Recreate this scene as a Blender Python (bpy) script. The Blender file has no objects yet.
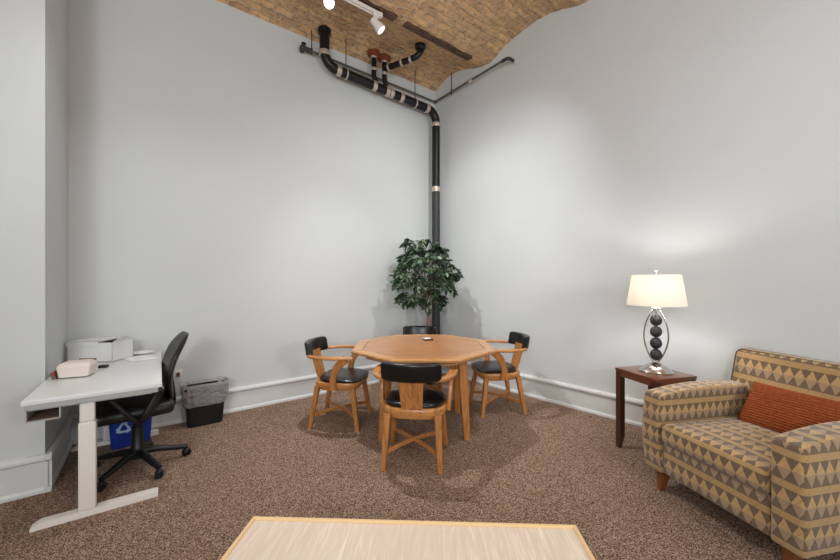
import bpy, bmesh, math, random
from mathutils import Vector, Matrix, noise
random.seed(7)
S = bpy.context.scene
COL = S.collection
PI = math.pi
R = math.radians

# ------------------------------------------------------------ camera, world, lights
cam = bpy.data.cameras.new('camera'); camo = bpy.data.objects.new('camera', cam); COL.objects.link(camo)
camo.location = (0, 0, 1.37); camo.rotation_euler = (R(90), 0, 0)
cam.sensor_width = 36; cam.lens = 360/840*36; cam.clip_start = 0.02
S.camera = camo
w = bpy.data.worlds.new('world'); S.world = w; w.use_nodes = True
w.node_tree.nodes['Background'].inputs[0].default_value = (0.9, 0.95, 1, 1)
w.node_tree.nodes['Background'].inputs[1].default_value = 0.0
S.view_settings.view_transform = 'Standard'; S.view_settings.look = 'None'
S.view_settings.gamma = 1; S.view_settings.use_curve_mapping = False
S.view_settings.exposure = 0.0

CX, CY = 0.234, 5.438                      # the room's far corner
D1 = Vector((0.792, 0.610)); EE = Vector((0.668, -0.744))
def rm(a, b, z=0.0):                       # room coordinates: a along the left wall, b along the right wall
    return Vector((CX + a*D1.x + b*EE.x, CY + a*D1.y + b*EE.y, z))
def light(name, typ, loc, target, energy, color=(1, 1, 1), **kw):
    l = bpy.data.lights.new(name, typ); o = bpy.data.objects.new(name, l); COL.objects.link(o)
    o.location = loc; l.energy = energy; l.color = color
    if target is not None:
        o.rotation_euler = (Vector(target)-Vector(loc)).to_track_quat('-Z', 'Y').to_euler()
    for k, v in kw.items(): setattr(l, k, v)
    return o
WARM = (0.96, 0.98, 1.0)
# added soft fill behind the camera, slightly cool; no window there
light('rear_area_fill', 'AREA', (-0.2, -3.6, 2.0), (0.3, 5.0, 2.4), 86, (0.88, 0.95, 1.0), shape='RECTANGLE', size=4.0, size_y=2.6)
# added point fills behind the camera for ceiling and walls, no fixtures
for p_ in ((-0.2, -0.9, 2.35), (3.0, -0.6, 2.35)):
    light('rear_point_fill', 'POINT', p_, None, 20, (0.91, 0.96, 1.0), shadow_soft_size=0.22)
# added upward fills, out of view, brighten the vaults and the wall tops
for p_ in ((-0.6, -1.6, 2.0), (2.6, -1.4, 2.0)):
    light('upward_fill', 'AREA', p_, (p_[0]*.6, 4.2, 5.6), 61, (0.92, 0.97, 1.0), shape='DISK', size=0.7)
# track spots on this track and on the next one
light('track_light', 'SPOT', rm(-2.17, 0.93, 3.86), (0.2, 3.3, 0.3), 250, WARM, spot_size=R(95), spot_blend=1.0, shadow_soft_size=0.03)
light('track_light', 'SPOT', rm(-1.64, 0.93, 3.86), (0.95, 4.6, 1.3), 76, WARM, spot_size=R(80), spot_blend=1.0, shadow_soft_size=0.02)
light('track_light', 'SPOT', rm(-3.6, 1.6, 3.9), (-1.7, 2.9, 0.3), 55, WARM, spot_size=R(100), spot_blend=1.0, shadow_soft_size=0.05)
light('track_light', 'SPOT', rm(-1.3, 2.9, 4.0), (-0.2, 4.8, 1.2), 178, WARM, spot_size=R(95), spot_blend=1.0, shadow_soft_size=0.02)
light('track_light', 'SPOT', rm(-1.8, 4.6, 4.0), (2.2, 2.4, 0.4), 30, WARM, spot_size=R(125), spot_blend=1.0, shadow_soft_size=0.06)
light('track_light', 'SPOT', rm(-4.6, 3.5, 4.0), (-0.6, 2.2, 0.2), 45, WARM, spot_size=R(130), spot_blend=1.0, shadow_soft_size=0.06)

# ------------------------------------------------------------ helpers
def lin(c):
    return tuple((x/255/12.92 if x/255 <= .04045 else ((x/255+.055)/1.055)**2.4) for x in c)+(1,)
def mat(name, rgb, rough=.5, metal=0.0, spec=.5, **kw):
    m = bpy.data.materials.new(name); m.use_nodes = True
    b = m.node_tree.nodes['Principled BSDF']
    b.inputs['Base Color'].default_value = lin(rgb); b.inputs['Roughness'].default_value = rough
    b.inputs['Metallic'].default_value = metal; b.inputs['Specular IOR Level'].default_value = spec
    for k, v in kw.items(): b.inputs[k].default_value = v
    return m
class NT:
    def __init__(s, m): s.m = m; s.t = m.node_tree; s.b = s.t.nodes['Principled BSDF']
    def n(s, typ, **kw):
        x = s.t.nodes.new(typ)
        for k, v in kw.items(): setattr(x, k, v)
        return x
    def l(s, a, b): s.t.links.new(a, b)
    def coord(s, out='Object', scale=(1, 1, 1), rot=(0, 0, 0)):
        tc = s.n('ShaderNodeTexCoord'); mp = s.n('ShaderNodeMapping')
        mp.inputs['Scale'].default_value = scale; mp.inputs['Rotation'].default_value = rot
        s.l(tc.outputs[out], mp.inputs[0]); return mp.outputs[0]
    def noise(s, vec, scale, detail=4, rough=.5, dist=0):
        x = s.n('ShaderNodeTexNoise'); x.inputs['Scale'].default_value = scale
        x.inputs['Detail'].default_value = detail; x.inputs['Roughness'].default_value = rough
        x.inputs['Distortion'].default_value = dist; s.l(vec, x.inputs['Vector']); return x.outputs['Fac']
    def ramp(s, fac, stops):
        x = s.n('ShaderNodeValToRGB'); e = x.color_ramp.elements
        while len(e) < len(stops): e.new(.5)
        for k, (p, c) in enumerate(stops): e[k].position = p; e[k].color = lin(c)
        s.l(fac, x.inputs[0]); return x.outputs[0]
    def math(s, op, a, b=None, clamp=False):
        x = s.n('ShaderNodeMath', operation=op); x.use_clamp = clamp
        for i, v in enumerate((a, b)):
            if v is None: continue
            if isinstance(v, (int, float)): x.inputs[i].default_value = v
            else: s.l(v, x.inputs[i])
        return x.outputs[0]
    def mix(s, fac, a, b, blend='MIX'):
        x = s.n('ShaderNodeMix', data_type='RGBA', blend_type=blend)
        for sock, v in ((x.inputs[0], fac), (x.inputs[6], a), (x.inputs[7], b)):
            if isinstance(v, (int, float)): sock.default_value = v
            elif isinstance(v, tuple): sock.default_value = v
            else: s.l(v, sock)
        return x.outputs[2]
    def bump(s, h, strength=.3, dist=.01):
        x = s.n('ShaderNodeBump'); x.inputs['Strength'].default_value = strength
        x.inputs['Distance'].default_value = dist; s.l(h, x.inputs['Height'])
        s.l(x.outputs[0], s.b.inputs['Normal'])
def wood(name, a, b, rough=.35, axis='Z', sc=1.0, coat=0.0):
    m = mat(name, a, rough); t = NT(m)
    s = {'X': (2*sc, 26*sc, 26*sc), 'Y': (26*sc, 2*sc, 26*sc), 'Z': (26*sc, 26*sc, 2*sc)}[axis]
    v = t.coord('Object', s)
    f = t.noise(v, 1.6, 6, .62, 1.2)
    t.l(t.ramp(f, [(.30, b), (.52, a), (.75, tuple(min(255, int(x*1.12)) for x in a))]), t.b.inputs['Base Color'])
    t.bump(f, .08, .002)
    t.b.inputs['Coat Weight'].default_value = coat
    return m

M = {}
M['wall'] = mat('painted_plaster', (205, 205, 202), .62, spec=.3)
t = NT(M['wall']); v = t.coord('Object')
f1 = t.noise(v, 1.3, 3, .5); f2 = t.noise(v, 130, 3, .6)
t.l(t.ramp(f1, [(.3, (203, 206, 206)), (.7, (207, 210, 209))]), t.b.inputs['Base Color']); t.bump(f2, .12, .002)
M['trim'] = mat('white_trim_paint', (214, 215, 213), .4)
M['carpet'] = mat('brown_loop_carpet', (120, 98, 84), 1.0, spec=.05)
t = NT(M['carpet']); v = t.coord('Object')
vo = t.n('ShaderNodeTexVoronoi'); vo.inputs['Scale'].default_value = 215; t.l(v, vo.inputs['Vector'])
f1 = t.noise(v, 150, 3, .7); f3 = t.noise(v, 1.1, 3, .5)
sep = t.n('ShaderNodeSeparateColor'); t.l(vo.outputs['Color'], sep.inputs[0])
ff = t.math('ADD', t.math('MULTIPLY', sep.outputs[0], .5), t.math('MULTIPLY', f1, .5))
c1 = t.ramp(ff, [(.30, (72, 52, 40)), (.50, (144, 117, 98)), (.70, (210, 184, 164))])
c2 = t.mix(t.math('MULTIPLY', f3, .35), c1, lin((132, 102, 82)))
t.l(c2, t.b.inputs['Base Color']); t.bump(t.math('ADD', vo.outputs['Distance'], f1), .9, .006)
M['brick'] = mat('old_vault_brick', (176, 135, 92), .9, spec=.1)
t = NT(M['brick']); v = t.coord('UV')
wn = t.n('ShaderNodeTexNoise'); wn.inputs['Scale'].default_value = 6; wn.inputs['Detail'].default_value = 3; t.l(v, wn.inputs['Vector'])
vv = t.n('ShaderNodeVectorMath', operation='MULTIPLY_ADD'); t.l(wn.outputs['Color'], vv.inputs[0])
vv.inputs[1].default_value = (.075, .06, 0); t.l(v, vv.inputs[2])
bk = t.n('ShaderNodeTexBrick'); t.l(vv.outputs[0], bk.inputs['Vector'])
bk.inputs['Scale'].default_value = 1; bk.inputs['Brick Width'].default_value = .205; bk.inputs['Row Height'].default_value = .068
bk.inputs['Mortar Size'].default_value = .011; bk.inputs['Mortar Smooth'].default_value = .5
bk.inputs['Color1'].default_value = lin((240, 194, 140)); bk.inputs['Color2'].default_value = lin((192, 152, 118))
bk.inputs['Mortar'].default_value = lin((220, 192, 158)); bk.inputs['Bias'].default_value = -.1
g1 = t.noise(v, 2.2, 5, .6); g2 = t.noise(v, 17, 5, .7); g3 = t.noise(v, 5.0, 4, .6)
c = t.mix(t.ramp(g1, [(.38, (0, 0, 0)), (.62, (190, 190, 190))]), bk.outputs['Color'], lin((206, 170, 138)))
c = t.mix(t.ramp(g2, [(.35, (190, 190, 190)), (.52, (0, 0, 0))]), c, lin((112, 80, 58)))
c = t.mix(t.ramp(g3, [(.56, (0, 0, 0)), (.70, (170, 170, 170))]), c, lin((238, 192, 124)))
t.l(c, t.b.inputs['Base Color'])
t.bump(t.math('ADD', t.math('MULTIPLY', bk.outputs['Fac'], -1.0), t.math('MULTIPLY', g2, 1.1)), 1.0, .03)
M['beam'] = mat('rusty_steel_beam', (72, 50, 38), .8)
t = NT(M['beam']); f = t.noise(t.coord('Object'), 14, 6, .7)
t.l(t.ramp(f, [(.35, (48, 32, 25)), (.65, (108, 78, 58))]), t.b.inputs['Base Color']); t.bump(f, .5, .01)
M['iron'] = mat('black_cast_iron', (15, 15, 18), .42, spec=.4)
t = NT(M['iron']); f = t.noise(t.coord('Object'), 60, 4, .6); t.bump(f, .15, .002)
M['iron_grey'] = mat('grey_painted_pipe', (48, 48, 49), .5)
M['clamp'] = mat('steel_coupling_band', (205, 192, 178), .38, .6)
M['thin_pipe'] = mat('grey_steel_pipe', (104, 104, 102), .4, .6)
M['rust'] = mat('rust_red_sealant', (122, 50, 26), .9)
t = NT(M['rust']); f = t.noise(t.coord('Object'), 60, 4, .7)
t.l(t.ramp(f, [(.35, (78, 34, 22)), (.65, (158, 76, 46))]), t.b.inputs['Base Color']); t.bump(f, .8, .01)
M['white_metal'] = mat('white_powder_coat', (232, 226, 220), .45)
M['desk_top'] = mat('white_laminate', (226, 228, 227), .3)
M['grey_metal'] = mat('light_grey_metal', (176, 176, 174), .5)
M['tray_in'] = mat('brown_particle_board', (104, 82, 66), .8)
M['blk_fabric'] = mat('black_office_fabric', (25, 24, 24), .42, spec=.4)
M['blk_plastic'] = mat('black_plastic', (14, 14, 15), .42)
M['leather'] = mat('black_leather', (13, 12, 13), .3, spec=.55)
t = NT(M['leather']); f = t.noise(t.coord('Object'), 90, 5, .6); t.bump(f, .22, .002)
M['oak'] = wood('honey_oak', (188, 126, 68), (140, 86, 42), .32, 'Z', 1, .15)
M['oak_y'] = wood('honey_oak_arm', (194, 134, 76), (148, 94, 50), .30, 'Y', 1, .15)
M['oak_top'] = wood('honey_oak_veneer', (182, 130, 88), (160, 108, 68), .28, 'X', .8, .2)
M['oak_edge'] = wood('honey_oak_border', (194, 142, 92), (172, 118, 70), .28, 'X', 1, .2)
M['cherry'] = wood('dark_cherry', (108, 62, 42), (70, 38, 26), .28, 'X', 1, .2)
M['cherry_leg'] = wood('dark_cherry_leg', (74, 44, 31), (48, 28, 20), .3, 'Z', 1, .2)
M['leg_wood'] = wood('stained_brown_leg', (126, 72, 40), (84, 44, 24), .35, 'Z')
M['blonde'] = wood('blonde_maple', (224, 207, 190), (218, 199, 181), .45, 'Y', 1.3)
M['blonde_rim'] = mat('maple_rim', (235, 200, 150), .45)
M['blue'] = mat('blue_bin_plastic', (20, 48, 140), .42)
M['symbol'] = mat('pale_blue_print', (176, 196, 226), .5)
M['carton'] = mat('white_cardboard', (226, 226, 224), .7)
M['carton_in'] = mat('brown_cardboard_inside', (112, 94, 82), .85)
M['pinkbox'] = mat('off_white_takeout_card', (230, 218, 210), .65)
M['red'] = mat('red_print', (168, 58, 46), .6)
M['paper'] = mat('white_paper', (236, 237, 238), .5)
M['chrome'] = mat('brushed_nickel', (196, 192, 188), .2, 1.0)
M['stone'] = mat('charcoal_stone', (42, 40, 41), .55)
t = NT(M['stone']); f = t.noise(t.coord('Object'), 120, 4, .6); t.bump(f, .4, .002)
M['rust_cord'] = mat('rust_corduroy', (164, 78, 36), .95, spec=.1)
t = NT(M['rust_cord']); v = t.coord('Object'); f = t.noise(v, 90, 4, .7)
t.l(t.ramp(f, [(.3, (128, 62, 34)), (.7, (172, 96, 58))]), t.b.inputs['Base Color']); t.bump(f, .3, .003)
M['piping'] = mat('brown_piping', (98, 78, 58), .8)
M['pot'] = mat('dark_woven_pot', (58, 42, 30), .8)
M['trunk'] = mat('pale_ficus_bark', (158, 128, 104), .85)
t = NT(M['trunk']); f = t.noise(t.coord('Object', (40, 40, 6)), 1.5, 4, .6)
t.l(t.ramp(f, [(.35, (112, 84, 64)), (.65, (184, 154, 128))]), t.b.inputs['Base Color'])
M['twig'] = mat('green_brown_twig', (78, 72, 54), .8)
M['leaf'] = mat('ficus_leaf', (48, 66, 42), .42, spec=.45)
t = NT(M['leaf']); at = t.n('ShaderNodeAttribute', attribute_name='leaf_tone')
t.l(t.ramp(at.outputs['Fac'], [(0, (26, 44, 32)), (.4, (50, 74, 50)), (.75, (86, 108, 78)), (1, (186, 194, 176))]), t.b.inputs['Base Color'])
M['lens'] = bpy.data.materials.new('lit_spot_lens'); M['lens'].use_nodes = True
b_ = M['lens'].node_tree.nodes['Principled BSDF']; b_.inputs['Emission Color'].default_value = (1, .97, .92, 1); b_.inputs['Emission Strength'].default_value = 6
M['shade'] = mat('white_lamp_shade', (246, 243, 236), .9, spec=.1)
t = NT(M['shade']); tr = t.n('ShaderNodeBsdfTranslucent'); tr.inputs[0].default_value = lin((250, 240, 222))
mx = t.n('ShaderNodeMixShader'); mx.inputs[0].default_value = .20
t.l(t.b.outputs[0], mx.inputs[1]); t.l(tr.outputs[0], mx.inputs[2]); t.l(mx.outputs[0], t.t.nodes['Material Output'].inputs[0])
M['bag'] = mat('grey_translucent_liner', (196, 193, 192), .25)
t = NT(M['bag']); v = t.coord('Object', (1, 1, 1)); f = t.noise(v, 13, 3, .5, 1.5)
t.bump(f, .9, .035)
tp = t.n('ShaderNodeBsdfTransparent'); tp.inputs[0].default_value = (.86, .85, .86, 1)
mx = t.n('ShaderNodeMixShader'); mx.inputs[0].default_value = .48
t.l(t.b.outputs[0], mx.inputs[1]); t.l(tp.outputs[0], mx.inputs[2]); t.l(mx.outputs[0], t.t.nodes['Material Output'].inputs[0])
# geometric woven upholstery: gold stripes and rows of taupe triangles
M['uph'] = mat('geometric_upholstery', (180, 140, 90), .85, spec=.15)
t = NT(M['uph']); uvn = t.n('ShaderNodeTexCoord'); sx = t.n('ShaderNodeSeparateXYZ'); t.l(uvn.outputs['UV'], sx.inputs[0])
U, V = sx.outputs[0], sx.outputs[1]
P = .142
vf = t.math('FRACT', t.math('ADD', t.math('DIVIDE', V, P), 10.0))
tri = t.math('MULTIPLY', t.math('ABSOLUTE', t.math('SUBTRACT', t.math('FRACT', t.math('ADD', t.math('DIVIDE', U, .056), 20.0)), .5)), 2.0)
tri2 = t.math('SUBTRACT', 1.0, tri)
rA = t.math('DIVIDE', t.math('SUBTRACT', vf, .23), .385)        # 0..1 within the first row
rB = t.math('DIVIDE', t.math('SUBTRACT', vf, .615), .385)
inA = t.math('MULTIPLY', t.math('GREATER_THAN', rA, 0.0), t.math('LESS_THAN', rA, 1.0))
inB = t.math('GREATER_THAN', rB, 0.0)
dA = t.math('MULTIPLY', inA, t.math('LESS_THAN', rA, tri))
dB = t.math('MULTIPLY', inB, t.math('GREATER_THAN', rB, tri2))
fib = t.noise(t.coord('UV', (60, 700, 1)), 1, 3, .6); var = t.noise(t.coord('UV'), 9, 3, .5)
gold = t.mix(fib, lin((152, 120, 76)), lin((194, 162, 112)))
tan = t.mix(var, lin((178, 144, 96)), lin((196, 162, 112)))
pink = t.mix(fib, lin((150, 124, 98)), lin((172, 146, 116)))
brn = t.mix(fib, lin((100, 81, 62)), lin((124, 103, 82)))
colr = t.mix(inA, gold, pink); colr = t.mix(inB, colr, tan)
midm = t.math('MULTIPLY', t.math('GREATER_THAN', rA, 1.0), t.math('LESS_THAN', rB, 0.0))
colr = t.mix(midm, colr, tan)
colr = t.mix(dA, colr, brn); colr = t.mix(dB, colr, brn)
def diag(sgn):
    q = t.math('FRACT', t.math('ADD', t.math('DIVIDE', t.math('ADD', U, t.math('MULTIPLY', V, sgn*.79)), .112), 30.0))
    return t.math('LESS_THAN', q, .022)
ln = t.math('MAXIMUM', diag(1), diag(-1))
t.b.inputs['Sheen Weight'].default_value = .35
colr = t.mix(t.math('MULTIPLY', ln, .45), colr, lin((62, 46, 34)))
t.l(colr, t.b.inputs['Base Color']); t.bump(fib, .25, .002)

def link(name, bm, m, parent=None, smooth=True, angle=38):
    me = bpy.data.meshes.new(name); bm.normal_update(); bm.to_mesh(me); bm.free()
    for x in (m if isinstance(m, (list, tuple)) else [m]): me.materials.append(x)
    o = bpy.data.objects.new(name, me); COL.objects.link(o)
    if smooth:
        for p in me.polygons: p.use_smooth = True
        bb = bmesh.new(); bb.from_mesh(me)
        for e in bb.edges:
            if len(e.link_faces) == 2 and e.calc_face_angle(0) > R(angle): e.smooth = False
        bb.to_mesh(me); bb.free()
    if parent: o.parent = parent
    return o
def thing(name, label, cat, loc=(0, 0, 0), rz=0, group=None):
    o = bpy.data.objects.new(name, None); COL.objects.link(o); o.empty_display_size = .1
    o.location = loc; o.rotation_euler = (0, 0, rz); o['label'] = label; o['category'] = cat
    if group: o['group'] = group
    return o
def tag(o, label, cat, group=None):
    o['label'] = label; o['category'] = cat
    if group: o['group'] = group
    return o
def struct(o): o['kind'] = 'structure'; return o
def copy_tree(o, parent=None):
    c = o.copy(); COL.objects.link(c)
    if parent: c.parent = parent
    for ch in list(o.children): copy_tree(ch, c)
    return c
def new(): return bmesh.new()
def merge(bm, b2, mtx=None, mi=None):
    if mtx is not None: bmesh.ops.transform(b2, matrix=mtx, verts=b2.verts)
    if mi is not None:
        for f in b2.faces: f.material_index = mi
    me = bpy.data.meshes.new('tmp'); b2.to_mesh(me); b2.free()
    bm.from_mesh(me); bpy.data.meshes.remove(me); return bm
def box(bm, x0, x1, y0, y1, z0, z1, bev=0.0, seg=2, mtx=None, mi=None):
    b = bmesh.new(); bmesh.ops.create_cube(b, size=1)
    for v in b.verts: v.co = Vector(((x0+x1)/2+v.co.x*(x1-x0), (y0+y1)/2+v.co.y*(y1-y0), (z0+z1)/2+v.co.z*(z1-z0)))
    if bev: bmesh.ops.bevel(b, geom=b.edges[:], offset=bev, segments=seg, profile=.6, affect='EDGES')
    return merge(bm, b, mtx, mi)
def loft(bm, rings, cap=True, close=True, mi=None):
    b = bmesh.new(); vr = [[b.verts.new(p) for p in r] for r in rings]; n = len(rings[0])
    for i in range(len(vr)-1):
        for j in range(n if close else n-1):
            b.faces.new((vr[i][j], vr[i][(j+1) % n], vr[i+1][(j+1) % n], vr[i+1][j]))
    if cap and close: b.faces.new(list(reversed(vr[0]))); b.faces.new(vr[-1])
    bmesh.ops.recalc_face_normals(b, faces=b.faces)
    return merge(bm, b, None, mi)
def rr(wd, hg, r=.2, n=3):                 # rounded-rectangle section, r as a fraction of the short side
    rad = min(wd, hg)*r; out = []
    for (sx, sy, a0) in ((1, 1, 0), (-1, 1, 90), (-1, -1, 180), (1, -1, 270)):
        for k in range(n+1):
            a = R(a0+90*k/n); out.append((sx*(wd/2-rad)+rad*math.cos(a), sy*(hg/2-rad)+rad*math.sin(a)))
    return out
def sweep(bm, pts, sizes, up=(0, 0, 1), r=.25, n=3, side=None):
    pts = [Vector(p) for p in pts]; rings = []
    for i, p in enumerate(pts):
        tg = (pts[min(i+1, len(pts)-1)]-pts[max(i-1, 0)]).normalized()
        sd = Vector(side) if side is not None else tg.cross(Vector(up))
        sd = (sd-tg*sd.dot(tg)).normalized(); u2 = sd.cross(tg).normalized()
        wd, hg = sizes[i] if isinstance(sizes, list) else sizes
        rings.append([p+sd*a+u2*b for a, b in rr(wd, hg, r, n)])
    return loft(bm, rings)
def spline(ctrl, n=8):                     # Catmull-Rom through control points
    c = [Vector(p) for p in ctrl]; c = [2*c[0]-c[1]]+c+[2*c[-1]-c[-2]]; out = []
    for i in range(1, len(c)-2):
        for k in range(n):
            s = k/n
            out.append(.5*((2*c[i])+(c[i+1]-c[i-1])*s+(2*c[i-1]-5*c[i]+4*c[i+1]-c[i+2])*s*s+(-c[i-1]+3*c[i]-3*c[i+1]+c[i+2])*s**3))
    out.append(c[-2]); return out
def tube(bm, pts, rad, seg=14, cap=True):
    pts = [Vector(p) for p in pts]; rings = []; prev = None
    for i, p in enumerate(pts):
        tg = (pts[min(i+1, len(pts)-1)]-pts[max(i-1, 0)]).normalized()
        if prev is None: sd = tg.orthogonal().normalized()
        else: sd = (prev-tg*prev.dot(tg)).normalized()
        prev = sd; u2 = tg.cross(sd); rd = rad[i] if isinstance(rad, list) else rad
        rings.append([p+sd*rd*math.cos(2*PI*k/seg)+u2*rd*math.sin(2*PI*k/seg) for k in range(seg)])
    return loft(bm, rings, cap)
def lathe(bm, prof, seg=32, cap=True, sx=1, sy=1, c=(0, 0)):
    return loft(bm, [[Vector((c[0]+sx*r*math.cos(2*PI*k/seg), c[1]+sy*r*math.sin(2*PI*k/seg), z)) for k in range(seg)] for r, z in prof], cap)
def prism(bm, poly, z0, z1, bev=0.0, seg=2):
    b = bmesh.new(); vs = [b.verts.new((x, y, z0)) for x, y in poly]; f = b.faces.new(vs)
    r = bmesh.ops.extrude_face_region(b, geom=[f])
    for v in [g for g in r['geom'] if isinstance(g, bmesh.types.BMVert)]: v.co.z = z1
    bmesh.ops.recalc_face_normals(b, faces=b.faces)
    if bev: bmesh.ops.bevel(b, geom=b.edges[:], offset=bev, segments=seg, profile=.6, affect='EDGES')
    return merge(bm, b)
def soft_box(x0, x1, y0, y1, z0, z1, bev, seg, fn=None, cuts=8):
    """a rounded box with enough vertices to be bent by fn(co)->co"""
    b = bmesh.new(); bmesh.ops.create_cube(b, size=1)
    for v in b.verts: v.co = Vector(((x0+x1)/2+v.co.x*(x1-x0), (y0+y1)/2+v.co.y*(y1-y0), (z0+z1)/2+v.co.z*(z1-z0)))
    bmesh.ops.bevel(b, geom=b.edges[:], offset=bev, segments=seg, profile=.5, affect='EDGES')
    for axis, lo, hi in ((0, x0, x1), (1, y0, y1), (2, z0, z1)):
        for k in range(1, cuts):
            q = lo+bev+(hi-lo-2*bev)*k/cuts
            co = [0, 0, 0]; no = [0, 0, 0]; co[axis] = q; no[axis] = 1
            bmesh.ops.bisect_plane(b, geom=b.verts[:]+b.edges[:]+b.faces[:], plane_co=co, plane_no=no)
    if fn:
        for v in b.verts: v.co = Vector(fn(v.co))
    bmesh.ops.recalc_face_normals(b, faces=b.faces)
    return b
def box_uv(bm, ou=0.0, ov=0.0):
    uv = bm.loops.layers.uv.verify(); bm.normal_update()
    for f in bm.faces:
        n = f.normal; ax, ay, az = abs(n.x), abs(n.y), abs(n.z)
        for l in f.loops:
            c = l.vert.co
            if az > ax and az > ay: l[uv].uv = (c.x+ou, -c.y+ov)
            elif ay >= ax: l[uv].uv = (c.x+ou, c.z+ov)
            else: l[uv].uv = (c.y+ou, c.z+ov)

# ------------------------------------------------------------ room shell
C2 = Vector((CX, CY))
PB = Vector((-2.930, 3.001)); PC = Vector((-2.44, 2.343)); PE = PC-D1*3.6
RE = C2+EE*8.6; BE = RE-D1*7.2
PTS = [C2, RE, BE, PE, PC, PB]
bm = new(); b = bmesh.new(); b.faces.new([b.verts.new((p.x, p.y, 0)) for p in PTS]); bmesh.ops.recalc_face_normals(b, faces=b.faces)
r_ = bmesh.ops.extrude_face_region(b, geom=b.faces[:])
for v in [g for g in r_['geom'] if isinstance(g, bmesh.types.BMVert)]: v.co.z = -.08
bmesh.ops.recalc_face_normals(b, faces=b.faces); merge(bm, b)
struct(link('floor', bm, M['carpet'], smooth=False))
def wall(name, p, q, z1=4.65, th=.08, e0=0.0, e1=0.0):
    d = (q-p).normalized(); n = Vector((-d.y, d.x))      # outward when walked clockwise
    a = p-d*e0; c = q+d*e1; bb = new(); lo = []; 
    vs = [a, c, c+n*th, a+n*th]
    prism(bb, [(v.x, v.y) for v in vs], -.08, z1)
    return struct(link(name, bb, M['wall'], smooth=False))
wall('wall_right', C2, RE, e1=.08)
wall('wall_back', RE, BE)
wall('wall_entry', BE, PE)
wall('wall_pier_front', PE, PC, e0=.08)
wall('wall_pier_side', PC, PB, e0=-.0801)
wall('wall_left', PB, C2, e0=.08, e1=.08)
def baseboard(name, p, q, e0=0.0, e1=0.0):
    d = (q-p).normalized(); n = Vector((d.y, -d.x)); a = p-d*e0; c = q+d*e1
    prof = [(0, 0), (.032, 0), (.032, .018), (.024, .032), (.018, .034), (.018, .199), (.003, .200), (.003, .2075), (.034, .2085), (.034, .226), (.026, .240), (.010, .246), (0, .246)]
    bb = new(); loft(bb, [[Vector((s.x+n.x*x, s.y+n.y*x, z)) for x, z in prof] for s in (a, c)])
    return struct(link(name, bb, M['trim'], smooth=False))
baseboard('baseboard_right', C2, RE); baseboard('baseboard_left', PB, C2)
baseboard('baseboard_pier_front', PE, PC, e1=.034); baseboard('baseboard_pier_side', PC, PB, e0=.034)
baseboard('baseboard_back', RE, BE); baseboard('baseboard_entry', BE, PE)

# vaulted brick ceiling: shallow jack arches running parallel to the left wall
PR = [(-.10, 4.17), (0, 4.215), (.12, 4.275), (.24, 4.318), (.36, 4.328), (.48, 4.318), (.60, 4.292), (.72, 4.255), (.83, 4.218), (.88, 4.195), (.98, 4.192),
      (1.03, 4.200), (1.10, 4.232), (1.18, 4.270), (1.34, 4.330), (1.50, 4.366), (1.68, 4.386), (1.84, 4.378), (1.98, 4.350), (2.10, 4.305), (2.18, 4.282)]
b0 = 2.27
while b0 < 9.6:
    for k in range(9): PR.append((b0+1.28*k/9.0, 4.272+.115*math.sin(PI*k/9.0)**.8))
    b0 += 1.28
def prz(b):
    for i in range(len(PR)-1):
        if PR[i][0] <= b <= PR[i+1][0]:
            s = (b-PR[i][0])/(PR[i+1][0]-PR[i][0]); return PR[i][1]*(1-s)+PR[i+1][1]*s
    return 4.28
bb = bmesh.new(); uvl = bb.loops.layers.uv.verify()
bs = []; q = -.10
while q < 9.4: bs.append(q); q += (.035 if q < 3 else .12)
As = []; q = .25
while q > -10.2: As.append(q); q -= (.07 if q > -4 else .4)
grid = []
for a in As:
    row = []
    for q in bs:
        p = rm(a, q, prz(q)); p.z += min(1, .15+q*3)*.013*noise.noise(Vector((a*5, q*6, 0)))+.007*noise.noise(Vector((a*16, q*22, 3)))
        row.append((bb.verts.new(p), a, q))
    grid.append(row)
for i in range(len(grid)-1):
    for j in range(len(bs)-1):
        f = bb.faces.new([grid[i][j][0], grid[i][j+1][0], grid[i+1][j+1][0], grid[i+1][j][0]])
        for l, (vv_, a, q) in zip(f.loops, (grid[i][j], grid[i][j+1], grid[i+1][j+1], grid[i+1][j])): l[uvl].uv = (a+12, q+1)
bmesh.ops.recalc_face_normals(bb, faces=bb.faces)
me = bpy.data.meshes.new('ceiling'); bb.normal_update(); bb.to_mesh(me); bb.free(); me.materials.append(M['brick'])
ceil = bpy.data.objects.new('ceiling', me); COL.objects.link(ceil); struct(ceil)
for p in me.polygons: p.use_smooth = True
def beam(name, a0, a1):
    bb = new(); rings = []
    n = max(2, int(abs(a1-a0)/.1))
    for k in range(n+1):
        a = a0+(a1-a0)*k/n; j = .004*noise.noise(Vector((a*9, 0, 0)))
        rings.append([rm(a, q, z+j) for q, z in ((.880, 4.23), (.882, 4.181), (.888, 4.176), (.968, 4.172), (.974, 4.178), (.976, 4.23))])
    loft(bb, rings); return struct(link(name, bb, M['beam'], smooth=False))
beam('trim_1', -.28, -1.288); beam('trim_2', -1.42, -9.2)

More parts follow.
